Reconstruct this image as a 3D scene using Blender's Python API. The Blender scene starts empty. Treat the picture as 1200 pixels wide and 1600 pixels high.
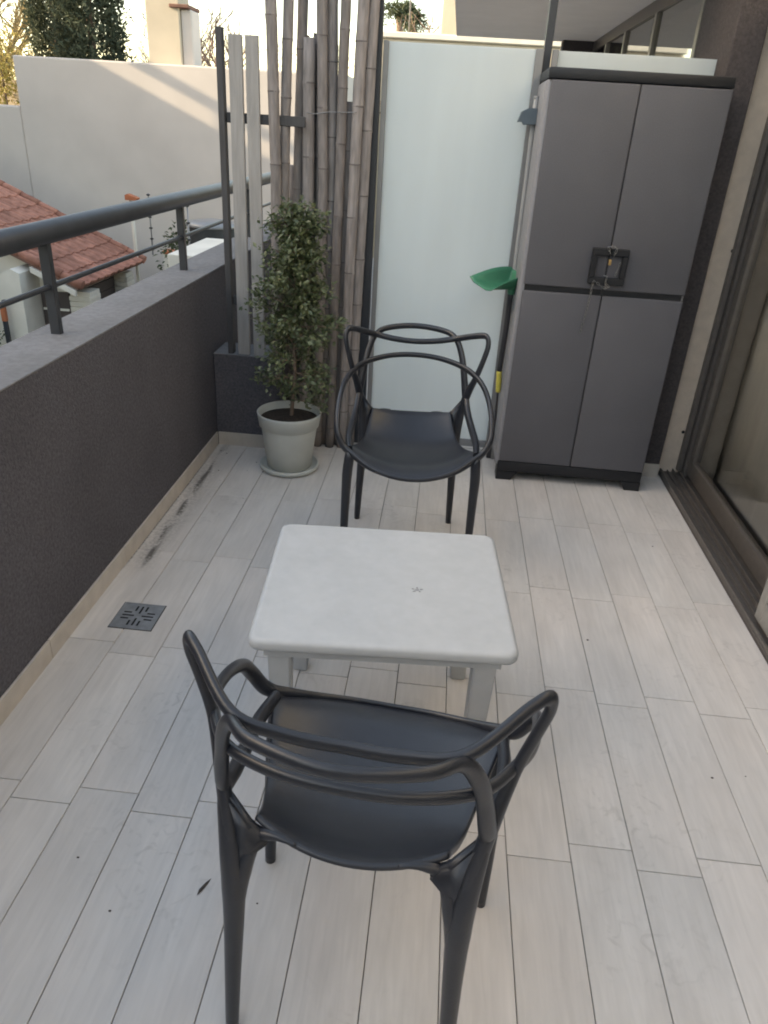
import bpy, bmesh, math, random
from mathutils import Vector, Matrix
R = math.radians
rnd = random.Random(7)
scn = bpy.context.scene
col = scn.collection

# ------------------------------------------------------------------ camera
CAM_H = 1.5875
PITCH, YAW, ROLL = 0.479877, -0.0627215, 0.0627274
fwd = Vector((math.sin(YAW)*math.cos(PITCH), math.cos(YAW)*math.cos(PITCH), -math.sin(PITCH)))
rgt = Vector((math.cos(YAW), -math.sin(YAW), 0))
up = rgt.cross(fwd)
r2 = rgt*math.cos(ROLL) + up*math.sin(ROLL)
u2 = -rgt*math.sin(ROLL) + up*math.cos(ROLL)
cd = bpy.data.cameras.new('camera')
cd.sensor_fit = 'VERTICAL'; cd.sensor_height = 36.0
cd.lens = 1154.18/1600*36.0
cd.clip_start = 0.02; cd.clip_end = 2000
cam = bpy.data.objects.new('camera', cd); col.objects.link(cam)
cam.matrix_world = Matrix(((r2.x, u2.x, -fwd.x, 0), (r2.y, u2.y, -fwd.y, 0), (r2.z, u2.z, -fwd.z, CAM_H), (0, 0, 0, 1)))
scn.camera = cam

# ------------------------------------------------------------------ light
SUN_DIR = Vector((0.945, 0.20, -0.416)).normalized()          # the way the light travels
world = bpy.data.worlds.new('World'); scn.world = world; world.use_nodes = True
wn = world.node_tree.nodes; wl = world.node_tree.links
sky = wn.new('ShaderNodeTexSky'); sky.sky_type = 'NISHITA'; sky.sun_disc = False
sky.sun_elevation = math.asin(-SUN_DIR.z); sky.sun_rotation = math.atan2(-SUN_DIR.x, -SUN_DIR.y)
sky.air_density = 1.0; sky.dust_density = 1.3; sky.ozone_density = 1.0
wl.new(sky.outputs[0], wn['Background'].inputs[0]); wn['Background'].inputs[1].default_value = 0.15
sd = bpy.data.lights.new('sun', 'SUN'); sd.energy = 2.0; sd.angle = R(0.6); sd.color = (1.0, 0.96, 0.88)
sun = bpy.data.objects.new('sun', sd); col.objects.link(sun)
sun.rotation_euler = SUN_DIR.to_track_quat('-Z', 'Y').to_euler()
vs = scn.view_settings
vs.view_transform = 'Standard'; vs.look = 'None'; vs.gamma = 1; vs.use_curve_mapping = False
vs.exposure = 2.3
vs.use_white_balance = True; vs.white_balance_temperature = 9400; vs.white_balance_tint = 10
scn.render.engine = 'CYCLES'
scn.cycles.max_bounces = 6; scn.cycles.diffuse_bounces = 4; scn.cycles.filter_width = 1.9; scn.cycles.transparent_max_bounces = 8
scn.cycles.caustics_reflective = False; scn.cycles.caustics_refractive = False

# ------------------------------------------------------------------ materials
M = {}
def mat(name, color, rough=0.6, var=0.12, scale=8, bump=0.0, bscale=60, spec=0.5, stretch=(1,1,1), rand=0.0, detail=5, metallic=0.0, coord='Object', var2=0.0, scale2=1.2):
    m = bpy.data.materials.new(name); m.use_nodes = True; nt = m.node_tree; N = nt.nodes; Lk = nt.links
    b = N['Principled BSDF']
    b.inputs['Roughness'].default_value = rough; b.inputs['Metallic'].default_value = metallic
    b.inputs['Specular IOR Level'].default_value = spec
    tc = N.new('ShaderNodeTexCoord'); mp = N.new('ShaderNodeMapping'); mp.inputs['Scale'].default_value = stretch
    oi = N.new('ShaderNodeObjectInfo'); ad = N.new('ShaderNodeVectorMath'); ad.operation = 'ADD'
    ml = N.new('ShaderNodeMath'); ml.operation = 'MULTIPLY'; ml.inputs[1].default_value = 37.0
    Lk.new(oi.outputs['Random'], ml.inputs[0])
    Lk.new(tc.outputs[coord], mp.inputs[0]); Lk.new(mp.outputs[0], ad.inputs[0])
    if rand: Lk.new(ml.outputs[0], ad.inputs[1])
    no = N.new('ShaderNodeTexNoise'); no.inputs['Scale'].default_value = scale; no.inputs['Detail'].default_value = detail
    Lk.new(ad.outputs[0], no.inputs['Vector'])
    rp = N.new('ShaderNodeMapRange'); rp.inputs[1].default_value = .3; rp.inputs[2].default_value = .7
    rp.inputs[3].default_value = 1-var; rp.inputs[4].default_value = 1+var
    Lk.new(no.outputs[0], rp.inputs[0])
    last = rp.outputs[0]
    if var2:
        n2 = N.new('ShaderNodeTexNoise'); n2.inputs['Scale'].default_value = scale2; n2.inputs['Detail'].default_value = 3
        Lk.new(ad.outputs[0], n2.inputs['Vector'])
        r3 = N.new('ShaderNodeMapRange'); r3.inputs[1].default_value = .3; r3.inputs[2].default_value = .7
        r3.inputs[3].default_value = 1-var2; r3.inputs[4].default_value = 1+var2; Lk.new(n2.outputs[0], r3.inputs[0])
        mm = N.new('ShaderNodeMath'); mm.operation = 'MULTIPLY'; Lk.new(last, mm.inputs[0]); Lk.new(r3.outputs[0], mm.inputs[1]); last = mm.outputs[0]
    if rand:
        rr = N.new('ShaderNodeMapRange'); rr.inputs[3].default_value = 1-rand; rr.inputs[4].default_value = 1+rand
        Lk.new(oi.outputs['Random'], rr.inputs[0])
        mm = N.new('ShaderNodeMath'); mm.operation = 'MULTIPLY'; Lk.new(last, mm.inputs[0]); Lk.new(rr.outputs[0], mm.inputs[1]); last = mm.outputs[0]
    vm = N.new('ShaderNodeVectorMath'); vm.operation = 'SCALE'; vm.inputs[0].default_value = color[:3]
    Lk.new(last, vm.inputs['Scale']); Lk.new(vm.outputs[0], b.inputs['Base Color'])
    if bump:
        nb = N.new('ShaderNodeTexNoise'); nb.inputs['Scale'].default_value = bscale; nb.inputs['Detail'].default_value = 4
        Lk.new(ad.outputs[0], nb.inputs['Vector'])
        bp = N.new('ShaderNodeBump'); bp.inputs['Strength'].default_value = bump; bp.inputs['Distance'].default_value = .01
        Lk.new(nb.outputs[0], bp.inputs['Height']); Lk.new(bp.outputs[0], b.inputs['Normal'])
    M[name] = m
    return m

mat('stucco_dark', (.106,.101,.113), .9, .25, 90, .7, 160, .2, var2=.12, scale2=2.5)
mat('stucco_sky_lit', (.195,.193,.20), .9, .12, 40, .4, 120, .2, var2=.10, scale2=3)  # paler copy of the stucco: sky light on wall tops put into colour
mat('pilaster', (.078,.068,.069), .9, .22, 90, .6, 150, .2)
mat('reveal', (.56,.46,.375), .8, .08, 20, .2, 90, .3)
mat('reveal_white', (.66,.62,.56), .8, .05, 10, .1, 60, .2)
mat('skirting', (.50,.45,.40), .45, .10, 14, .05, 40, .4, var2=.10)
mat('grout', (.19,.172,.158), .9, .2, 30)
mat('rail_metal', (.030,.033,.039), .42, .15, 12, .05, 30, .5)
mat('dark_steel', (.022,.026,.034), .45, .15, 10)
mat('slat_wood', (.335,.318,.305), .7, .12, 14, .25, 40, .3, stretch=(4,4,.4), rand=.05)
mat('slat_dark', (.07,.068,.07), .7, .15, 14, .2, 40, .3, stretch=(4,4,.4))
mat('bamboo', (.225,.20,.192), .65, .25, 14, .3, 30, .3, stretch=(5,5,.7), rand=.25)
mat('bamboo_node', (.14,.12,.115), .7, .2, 30)
mat('frame_grey', (.23,.23,.235), .4, .06, 10, metallic=.3)
mat('alu', (.155,.14,.13), .38, .08, 30, .03, 60, .5, metallic=.45)
mat('alu_light', (.30,.29,.27), .4, .08, 30, .03, 60, .5, metallic=.3)
mat('chair_plastic', (.017,.0195,.026), .33, .10, 40, .06, 300, .5)
mat('table_plastic', (.42,.43,.435), .45, .035, 30, .02, 200, .4, var2=.03, scale2=8)
mat('scuff', (.26,.265,.27), .6, .1, 30)
mat('cab_grey', (.099,.098,.109), .55, .10, 240, .22, 380, .4, var2=.06, scale2=4)
mat('cab_side_lit', (.235,.235,.25), .55, .05, 50, .12, 420, .4)  # lighter copy of the cabinet grey, light on its side painted in
mat('cab_black', (.012,.013,.016), .5, .1, 30, .1, 300, .4)
mat('pot', (.50,.51,.475), .55, .06, 10, .05, 60, .4)
mat('soil', (.035,.025,.02), 1, .5, 60, .8, 120)
mat('bark', (.20,.145,.115), .85, .3, 30, .4, 80, .2)
mat('green_plastic', (.035,.20,.115), .35, .06, 10)
mat('yellow_tape', (.62,.52,.10), .5, .1, 30)
mat('black_plastic', (.03,.03,.034), .45, .1, 20)
mat('squeegee', (.085,.115,.14), .5, .1, 20)
mat('pole_grey', (.33,.33,.33), .4, .06, 20)
mat('steel', (.30,.30,.30), .3, .1, 30, metallic=.9)
mat('brass', (.55,.36,.16), .35, .1, 30, metallic=.8)
mat('drain', (.27,.285,.30), .4, .2, 30, .1, 60, .5, metallic=.3)
mat('black', (.006,.006,.007), .8, .1)
mat('plaster_white', (.555,.495,.455), .9, .05, 1.5, .1, 12, .2, var2=.05, scale2=.35)
mat('plaster_cream', (.50,.43,.34), .9, .08, 1.5, .1, 12, .2, var2=.06, scale2=.4)
mat('soffit', (.84,.82,.81), .85, .03, 4, .05, 20, .2)
mat('facade', (.10,.093,.09), .9, .1, 20, .3, 80, .2)
mat('roof_tile', (.34,.15,.108), .8, .28, 9, .3, 20, .25, rand=.22)
mat('roof_under', (.16,.08,.06), .9, .2, 6)
mat('house_white', (.66,.62,.55), .85, .07, 3, .1, 20, .2)
mat('brick_white', (.60,.56,.49), .85, .08, 6, .1, 30, .2, rand=.08)
mat('door_brown', (.06,.045,.042), .6, .15, 6)
mat('ground', (.12,.12,.11), .95, .25, 1.2, .2, 6)
mat('asphalt', (.05,.05,.05), .95, .2, 3, .2, 20)
mat('terrace', (.64,.60,.56), .8, .1, 5, .1, 30)
mat('tank', (.05,.055,.06), .6, .15, 8)
mat('insulator', (.02,.02,.02), .5, .1)
mat('rust_orange', (.42,.13,.06), .8, .2, 10)
mat('curtain', (.80,.80,.78), .9, .10, 6, .1, 30, .1, stretch=(1,3,.3))
mat('room', (.16,.155,.15), .9, .05)
mat('room_floor', (.30,.285,.265), .5, .08, 4)
mat('leaf_brown', (.06,.045,.035), .8, .2)
mat('twig', (.25,.17,.135), .9, .2, 6)
mat('twig_yellow', (.33,.26,.14), .9, .2, 6)

def foliage_mat(name, c1, c2, rough=.5, spec=.4, trans=.25):
    m = bpy.data.materials.new(name); m.use_nodes = True; N = m.node_tree.nodes; Lk = m.node_tree.links
    b = N['Principled BSDF']; b.inputs['Roughness'].default_value = rough; b.inputs['Specular IOR Level'].default_value = spec
    g = N.new('ShaderNodeNewGeometry'); rp = N.new('ShaderNodeValToRGB')
    rp.color_ramp.elements[0].color = (*c1, 1); rp.color_ramp.elements[1].color = (*c2, 1)
    Lk.new(g.outputs['Random Per Island'], rp.inputs[0]); Lk.new(rp.outputs[0], b.inputs['Base Color'])
    t = N.new('ShaderNodeBsdfTranslucent'); Lk.new(rp.outputs[0], t.inputs[0])
    mx = N.new('ShaderNodeMixShader'); mx.inputs[0].default_value = trans
    Lk.new(b.outputs[0], mx.inputs[1]); Lk.new(t.outputs[0], mx.inputs[2]); Lk.new(mx.outputs[0], N['Material Output'].inputs[0])
    M[name] = m
foliage_mat('ficus_leaf', (.042,.068,.028), (.145,.17,.082), .36, .6)
foliage_mat('cypress_leaf', (.045,.06,.042), (.10,.115,.075), .8, .2)
foliage_mat('shrub_leaf', (.035,.055,.028), (.085,.105,.05), .6, .3)
foliage_mat('palm_leaf', (.05,.07,.04), (.10,.12,.07), .6, .3)
foliage_mat('hedge_yellow', (.26,.22,.07), (.38,.32,.12), .7, .2)

def plank_mat():
    m = bpy.data.materials.new('plank_tile'); m.use_nodes = True; N = m.node_tree.nodes; Lk = m.node_tree.links
    b = N['Principled BSDF']
    tc = N.new('ShaderNodeTexCoord'); oi = N.new('ShaderNodeObjectInfo'); ge = N.new('ShaderNodeNewGeometry')
    ml = N.new('ShaderNodeMath'); ml.operation = 'MULTIPLY'; ml.inputs[1].default_value = 53.0; Lk.new(oi.outputs['Random'], ml.inputs[0])
    ad = N.new('ShaderNodeVectorMath'); ad.operation = 'ADD'; Lk.new(tc.outputs['Object'], ad.inputs[0]); Lk.new(ml.outputs[0], ad.inputs[1])
    mp = N.new('ShaderNodeMapping'); mp.inputs['Scale'].default_value = (1, .09, 1); Lk.new(ad.outputs[0], mp.inputs[0])
    def noise(vec, sc, det, dist=0):
        n = N.new('ShaderNodeTexNoise'); n.inputs['Scale'].default_value = sc; n.inputs['Detail'].default_value = det; n.inputs['Distortion'].default_value = dist
        Lk.new(vec, n.inputs['Vector']); return n.outputs[0]
    def rng(v, a, b_, c, d):
        n = N.new('ShaderNodeMapRange'); n.inputs[1].default_value = a; n.inputs[2].default_value = b_; n.inputs[3].default_value = c; n.inputs[4].default_value = d
        Lk.new(v, n.inputs[0]); return n.outputs[0]
    def math_(op, a, b_):
        n = N.new('ShaderNodeMath'); n.operation = op
        for i, v in enumerate((a, b_)):
            if isinstance(v, (int, float)): n.inputs[i].default_value = v
            else: Lk.new(v, n.inputs[i])
        return n.outputs[0]
    grain = noise(mp.outputs[0], 70, 6, .6)
    g1 = rng(grain, .3, .75, .925, 1.045)
    mp2 = N.new('ShaderNodeMapping'); mp2.inputs['Scale'].default_value = (1, .35, 1); Lk.new(ad.outputs[0], mp2.inputs[0])
    blot = noise(mp2.outputs[0], 9, 4, .3)
    g2 = rng(blot, .3, .72, .90, 1.05)
    tone = rng(oi.outputs['Random'], 0, 1, .965, 1.03)
    v = math_('MULTIPLY', math_('MULTIPLY', g1, g2), tone)
    # scuffs and dirt over the whole floor, laid over the tiles in world space
    sc = noise(ge.outputs['Position'], 22, 5, 1.5)
    mask = noise(ge.outputs['Position'], 2.2, 3)
    dirt = math_('MULTIPLY', rng(sc, .55, .72, 0, 1), rng(mask, .48, .66, 0, .30))
    # streaky mud dried along the foot of the parapet
    sp = N.new('ShaderNodeSeparateXYZ'); Lk.new(ge.outputs['Position'], sp.inputs[0])
    st_map = N.new('ShaderNodeMapping'); st_map.inputs['Scale'].default_value = (1, .28, 1); Lk.new(ge.outputs['Position'], st_map.inputs[0])
    nx = noise(st_map.outputs[0], 12, 4, .4)
    xo = math_('ADD', sp.outputs[0], rng(nx, .3, .7, -.016, .016))
    xo = math_('ADD', xo, math_('MULTIPLY', math_('SUBTRACT', sp.outputs[1], 2.45), .022))     # the second streak runs slightly askew
    fine = noise(ge.outputs['Position'], 70, 5, .3)
    bx = rng(math_('ABSOLUTE', math_('SUBTRACT', xo, -1.090), 0), .006, .022, 1, 0)
    bx2 = rng(math_('ABSOLUTE', math_('SUBTRACT', sp.outputs[0], -1.157), 0), .001, .008, 1, 0)
    by = math_('MULTIPLY', rng(sp.outputs[1], 2.34, 2.46, 0, 1), rng(sp.outputs[1], 3.3, 3.64, 1, .35))
    blob = noise(st_map.outputs[0], 17, 6, .5)
    brk = rng(math_('ADD', math_('MULTIPLY', blob, .7), math_('MULTIPLY', fine, .35)), .44, .58, 0, 1)
    st = math_('MULTIPLY', math_('MULTIPLY', bx, by), math_('MULTIPLY', brk, .85))
    st = math_('MAXIMUM', st, math_('MULTIPLY', math_('MULTIPLY', bx2, by), rng(fine, .35, .6, .35, .9)))
    smear = math_('MULTIPLY', rng(math_('ABSOLUTE', math_('SUBTRACT', xo, -1.10), 0), .0, .075, .38, 0), math_('MULTIPLY', by, rng(fine, .40, .62, .1, 1)))
    st = math_('MAXIMUM', st, smear)
    mix1 = N.new('ShaderNodeVectorMath'); mix1.operation = 'SCALE'; Lk.new(v, mix1.inputs['Scale'])
    tint = N.new('ShaderNodeMix'); tint.data_type = 'RGBA'; tint.inputs[6].default_value = (.65, .597, .553, 1); tint.inputs[7].default_value = (.635, .60, .565, 1)
    Lk.new(rng(noise(mp2.outputs[0], 3, 3), .35, .65, 0, 1), tint.inputs[0]); Lk.new(tint.outputs[2], mix1.inputs[0])
    mx = N.new('ShaderNodeMix'); mx.data_type = 'RGBA'; mx.inputs[7].default_value = (.23, .205, .185, 1)
    Lk.new(dirt, mx.inputs[0]); Lk.new(mix1.outputs[0], mx.inputs[6])
    mx2 = N.new('ShaderNodeMix'); mx2.data_type = 'RGBA'; mx2.inputs[7].default_value = (.05, .043, .037, 1)
    Lk.new(st, mx2.inputs[0]); Lk.new(mx.outputs[2], mx2.inputs[6])
    Lk.new(mx2.outputs[2], b.inputs['Base Color'])
    Lk.new(rng(blot, .3, .7, .38, .55), b.inputs['Roughness']); b.inputs['Specular IOR Level'].default_value = .35
    bp = N.new('ShaderNodeBump'); bp.inputs['Strength'].default_value = .12; bp.inputs['Distance'].default_value = .003
    Lk.new(grain, bp.inputs['Height']); Lk.new(bp.outputs[0], b.inputs['Normal'])
    M['plank_tile'] = m
plank_mat()

def frosted():
    m = bpy.data.materials.new('frosted_glass'); m.use_nodes = True; N = m.node_tree.nodes; Lk = m.node_tree.links
    b = N['Principled BSDF']; b.inputs['Base Color'].default_value = (.78,.82,.82,1); b.inputs['Roughness'].default_value = .35
    t = N.new('ShaderNodeBsdfTranslucent'); t.inputs[0].default_value = (.86,.90,.90,1)
    tc = N.new('ShaderNodeTexCoord'); mpp = N.new('ShaderNodeMapping'); mpp.inputs['Scale'].default_value = (3, 1, .5); Lk.new(tc.outputs['Object'], mpp.inputs[0])
    no = N.new('ShaderNodeTexNoise'); no.inputs['Scale'].default_value = 2.5; no.inputs['Detail'].default_value = 5; Lk.new(mpp.outputs[0], no.inputs['Vector'])
    mr = N.new('ShaderNodeMapRange'); mr.inputs[1].default_value = .3; mr.inputs[2].default_value = .7; mr.inputs[3].default_value = .97; mr.inputs[4].default_value = 1.02; Lk.new(no.outputs[0], mr.inputs[0])
    for c, sock in (((.78,.82,.82), b.inputs['Base Color']), ((.86,.90,.90), t.inputs[0])):
        vmm = N.new('ShaderNodeVectorMath'); vmm.operation = 'SCALE'; vmm.inputs[0].default_value = c; Lk.new(mr.outputs[0], vmm.inputs['Scale']); Lk.new(vmm.outputs[0], sock)
    mx = N.new('ShaderNodeMixShader'); mx.inputs[0].default_value = .55
    Lk.new(b.outputs[0], mx.inputs[1]); Lk.new(t.outputs[0], mx.inputs[2]); Lk.new(mx.outputs[0], N['Material Output'].inputs[0])
    M['frosted_glass'] = m
frosted()
def glass(name, tint=(.8,.82,.8), gl=.25):
    m = bpy.data.materials.new(name); m.use_nodes = True; N = m.node_tree.nodes; Lk = m.node_tree.links
    N.remove(N['Principled BSDF'])
    tr = N.new('ShaderNodeBsdfTransparent'); tr.inputs[0].default_value = (*tint, 1)
    g = N.new('ShaderNodeBsdfGlossy'); g.inputs['Roughness'].default_value = .03
    fr = N.new('ShaderNodeLayerWeight'); fr.inputs[0].default_value = .5
    pw = N.new('ShaderNodeMath'); pw.operation = 'POWER'; pw.inputs[1].default_value = 4.0; Lk.new(fr.outputs['Facing'], pw.inputs[0])
    ad = N.new('ShaderNodeMath'); ad.operation = 'MULTIPLY_ADD'; ad.inputs[1].default_value = .8; ad.inputs[2].default_value = gl; ad.use_clamp = True
    Lk.new(pw.outputs[0], ad.inputs[0])
    mx = N.new('ShaderNodeMixShader'); Lk.new(ad.outputs[0], mx.inputs[0]); Lk.new(tr.outputs[0], mx.inputs[1]); Lk.new(g.outputs[0], mx.inputs[2])
    Lk.new(mx.outputs[0], N['Material Output'].inputs[0]); M[name] = m
glass('door_glass', (.88,.88,.87), .07)
glass('window_glass', (.66,.70,.67), .30)

# ------------------------------------------------------------------ mesh helpers
class MB:
    def __init__(s): s.bm = bmesh.new()
    def box(s, x0, x1, y0, y1, z0, z1, bev=0.0, seg=2, mtx=None):
        g = bmesh.ops.create_cube(s.bm, size=1.0); vs_ = g['verts']
        for v in vs_: v.co = Vector(((x0+x1)/2+v.co.x*(x1-x0), (y0+y1)/2+v.co.y*(y1-y0), (z0+z1)/2+v.co.z*(z1-z0)))
        if mtx is not None:
            for v in vs_: v.co = mtx @ v.co
        if bev:
            es = list({e for v in vs_ for e in v.link_edges})
            bmesh.ops.bevel(s.bm, geom=es, offset=bev, segments=seg, profile=.5, affect='EDGES')
        return s
    def tube(s, pts, radii, n=10, sub=8, flat=1.0, flatax=None, caps=True, closed=False):
        P, Rr = spline(pts, radii, sub, closed)
        bm = s.bm; rings = []
        m = len(P); prev = None
        for i in range(m):
            if closed: t = (P[(i+1) % m]-P[i-1])
            else: t = (P[min(i+1, m-1)]-P[max(i-1, 0)])
            t = t.normalized()
            if flatax is not None:
                a = Vector((P[i].x, P[i].y, 0)).normalized() if flatax == 'radial' else Vector(flatax); nrm = (a - t*a.dot(t)).normalized()
            elif prev is None:
                a = Vector((0,0,1)) if abs(t.z) < .9 else Vector((1,0,0)); nrm = (a - t*a.dot(t)).normalized()
            else: nrm = (prev - t*prev.dot(t)).normalized()
            prev = nrm; bn = t.cross(nrm)
            rings.append([bm.verts.new(P[i] + (nrm*math.cos(2*math.pi*k/n)*flat + bn*math.sin(2*math.pi*k/n))*Rr[i]) for k in range(n)])
        rng_ = range(m) if closed else range(m-1)
        for i in rng_:
            a, b = rings[i], rings[(i+1) % m]
            for k in range(n): f = bm.faces.new((a[k], a[(k+1) % n], b[(k+1) % n], b[k])); f.smooth = True
        if caps and not closed:
            bm.faces.new(list(reversed(rings[0]))); bm.faces.new(rings[-1])
        return s
    def lathe(s, prof, n=40, c=(0,0,0)):
        rings = [[s.bm.verts.new((c[0]+r*math.cos(2*math.pi*k/n), c[1]+r*math.sin(2*math.pi*k/n), c[2]+z)) for k in range(n)] for r, z in prof]
        for i in range(len(rings)-1):
            for k in range(n):
                f = s.bm.faces.new((rings[i][k], rings[i][(k+1) % n], rings[i+1][(k+1) % n], rings[i+1][k])); f.smooth = True
        s.bm.faces.new(list(reversed(rings[0]))); s.bm.faces.new(rings[-1])
        return s
    def prism(s, pts, depth, ax='y', o=0.0):
        """polygon in the plane across ax, thickened by depth from o"""
        def v3(a, b, d): return {'y': (a, d, b), 'x': (d, a, b), 'z': (a, b, d)}[ax]
        A = [s.bm.verts.new(v3(a, b, o)) for a, b in pts]; B = [s.bm.verts.new(v3(a, b, o+depth)) for a, b in pts]
        n = len(pts); s.bm.faces.new(A); s.bm.faces.new(list(reversed(B)))
        for i in range(n): s.bm.faces.new((A[i], B[i], B[(i+1) % n], A[(i+1) % n]))
        return s
    def mesh(s, name):
        bmesh.ops.recalc_face_normals(s.bm, faces=s.bm.faces)
        me = bpy.data.meshes.new(name); s.bm.to_mesh(me); s.bm.free(); return me
    def build(s, name, m, parent=None, smooth=None):
        me = s.mesh(name); me.materials.append(M[m])
        if smooth:
            for p in me.polygons: p.use_smooth = True
            try: me.set_sharp_from_angle(angle=R(smooth))
            except Exception: pass
        o = bpy.data.objects.new(name, me); col.objects.link(o)
        if parent is not None: o.parent = parent
        return o
def spline(pts, radii, sub, closed=False):
    pts = [Vector(p) for p in pts]; n = len(pts)
    if not isinstance(radii, (list, tuple)): radii = [radii]*n
    P = []; Q = []
    segs = n if closed else n-1
    for i in range(segs):
        if closed: p0, p1, p2, p3 = pts[i-1], pts[i], pts[(i+1) % n], pts[(i+2) % n]; r1, r2_ = radii[i], radii[(i+1) % n]
        else: p0, p1, p2, p3 = pts[max(i-1,0)], pts[i], pts[i+1], pts[min(i+2,n-1)]; r1, r2_ = radii[i], radii[i+1]
        for k in range(sub):
            t = k/sub
            P.append(0.5*((2*p1)+(p2-p0)*t+(2*p0-5*p1+4*p2-p3)*t*t+(3*p1-p0-3*p2+p3)*t**3)); Q.append(r1+(r2_-r1)*t)
    if not closed: P.append(pts[-1]); Q.append(radii[-1])
    return P, Q
def tag(o, label, cat, group=None):
    o['label'] = label; o['category'] = cat
    if group: o['group'] = group
    return o
def thing(name, label, cat, loc=(0,0,0), rz=0.0, group=None):
    o = bpy.data.objects.new(name, None); col.objects.link(o); o.empty_display_size = .1
    o.location = loc; o.rotation_euler = (0,0,rz); return tag(o, label, cat, group)
def struct(o): o['kind'] = 'structure'; return o
def stuff(o): o['kind'] = 'stuff'; return o
def inst(name, me, parent=None, loc=(0,0,0), rot=(0,0,0), scale=(1,1,1)):
    o = bpy.data.objects.new(name, me); col.objects.link(o); o.location = loc; o.rotation_euler = rot; o.scale = scale
    if parent is not None: o.parent = parent
    return o
def copy_tree(o, parent=None):
    c = o.copy(); col.objects.link(c); c.parent = parent
    for ch in list(o.children): copy_tree(ch, c)
    return c

# ================================================================== SETTING
GZ = -3.4
struct(MB().box(-400, 400, -300, 600, GZ-.3, GZ).build('ground', 'ground'))
struct(MB().box(-3.6, -1.9, -60, 15.0, GZ, GZ+.004).build('side_path', 'asphalt'))

# --- balcony floor: bed of grout + every plank tile
floor = struct(MB().box(-1.168, 1.40, -3.0, 3.93, -.16, -.0045).build('floor', 'grout'))
TW, TL, G = .16, .6, .0024
X0 = -.6807
def tile_mesh(w, l):
    me = MB().box(-w/2, w/2, -l/2, l/2, -.008, 0, .0009, 1).mesh('plank_tile'); me.materials.append(M['plank_tile']); return me
tcache = {}
DR = (-1.056, -.906, 2.000, 2.147)       # the drain's opening
for i in range(-3, 12):
    x0 = X0+i*TW; x1 = x0+TW
    y = (1.267 if i % 2 == 0 else 1.322) - 7*TL
    while y < 3.91:
        a, b = max(y, -2.99), min(y+TL, 3.915)
        if b-a > .03:
            key = (round(b-a, 4))
            if key not in tcache: tcache[key] = tile_mesh(TW-G, b-a-G)
            inst('plank_tile', tcache[key], floor, ((x0+x1)/2, (a+b)/2, rnd.uniform(-.0004, .0004)), (0,0, math.pi if rnd.random() < .5 else 0))
        y += TL

# --- parapet on the left with its skirting
ZP = .90
par = MB().box(-1.385, -1.168, -3.0, 10.6, -.5, ZP-.004, .006, 2).build('parapet_wall', 'stucco_dark')
tag(par, 'dark charcoal stucco parapet wall along the left of the balcony', 'wall')
MB().box(-1.388, -1.166, -3.0, 10.6, ZP-.003, ZP+.004, .002, 1).build('coping', 'stucco_sky_lit', par)  # thin paler sheet painting the sky-lit top of the parapet
for k in range(12):
    y0 = -2.99+k*.6
    y1 = min(y0+.597, 3.667)
    if y1 > y0: MB().box(-1.1675, -1.158, y0, y1, -.004, .072, .0015, 1).build('skirting_tile', 'skirting', par)
# --- stub wall closing the end of the balcony on the left
stub = MB().box(-1.166, -.80, 3.676, 3.90, -.1, .50, .006, 2).build('stub_wall', 'stucco_dark')
tag(stub, 'low dark stucco wall under the grey slats behind the potted tree', 'wall')
MB().box(-1.165, -.799, 3.674, 3.901, .4995, .503, .001, 1).build('coping', 'stucco_sky_lit', stub)  # same paler sheet, sky light painted on the low wall's top
MB().box(-1.156, -.86, 3.666, 3.6755, -.004, .072, .0015, 1).build('skirting_tile', 'skirting', stub)
MB().box(-.857, -.801, 3.666, 3.6755, -.004, .072, .0015, 1).build('skirting_tile', 'skirting', stub)

# --- our building: pilaster, facade, slab, neighbour's terrace
bld = thing('apartment_facade', 'dark apartment facade with sliding door and terrace slab overhead on the right', 'building')
MB().box(1.094, 1.222, 3.75, 4.32, -.1, 2.6, .004, 1).build('pilaster', 'pilaster', bld)
MB().box(1.2225, 1.60, 3.80, 4.30, -.1, 2.6).build('door_reveal', 'reveal', bld)
MB().box(1.10, 1.221, 3.738, 3.7495, -.004, .072, .0015, 1).build('skirting_tile', 'skirting', bld)
for (x, z) in ((1.318, .245), (1.330, 1.16)):
    plug = MB().lathe([(.0085, 0), (.0085, .003), (.006, .0045)], 14)
    o = plug.build('screw_plug', 'black', bld); o.location = (x, 3.80, z); o.rotation_euler = (R(90), 0, 0)
MB().box(1.24, 1.45, -3.0, 3.80, 2.12, 2.6).build('door_lintel', 'reveal_white', bld)
MB().box(-.15, 6.0, 3.86, 10.5, 2.6, 2.78).build('slab', 'soffit', bld)
MB().box(1.24, 6.0, -3.0, 3.855, 2.601, 2.78).build('room_ceiling', 'soffit', bld)
MB().box(1.24, 6.0, -3.0, 10.5, 2.781, 3.3).build('upper_wall', 'reveal_white', bld)
MB().box(1.24, 6.0, -3.3, -3.01, -.2, 2.6).build('end_wall', 'facade', bld)
MB().box(-1.39, 1.24, -3.15, -3.002, -3.4, 2.6).build('end_partition', 'reveal_white', bld)
MB().box(-1.39, 6.0, -3.15, 10.5, -3.39, -.52).build('lower_wall', 'facade', bld)
# room behind the sliding door
MB().box(1.45, 5.0, -3.0, 3.79, -.14, -.01).build('room_floor', 'room_floor', bld)
MB().box(5.0, 5.1, -3.0, 3.79, -.1, 2.6).build('room_wall', 'room', bld)
MB().box(1.605, 5.0, 3.80, 3.9, -.1, 2.6).build('room_wall', 'room', bld)
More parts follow.
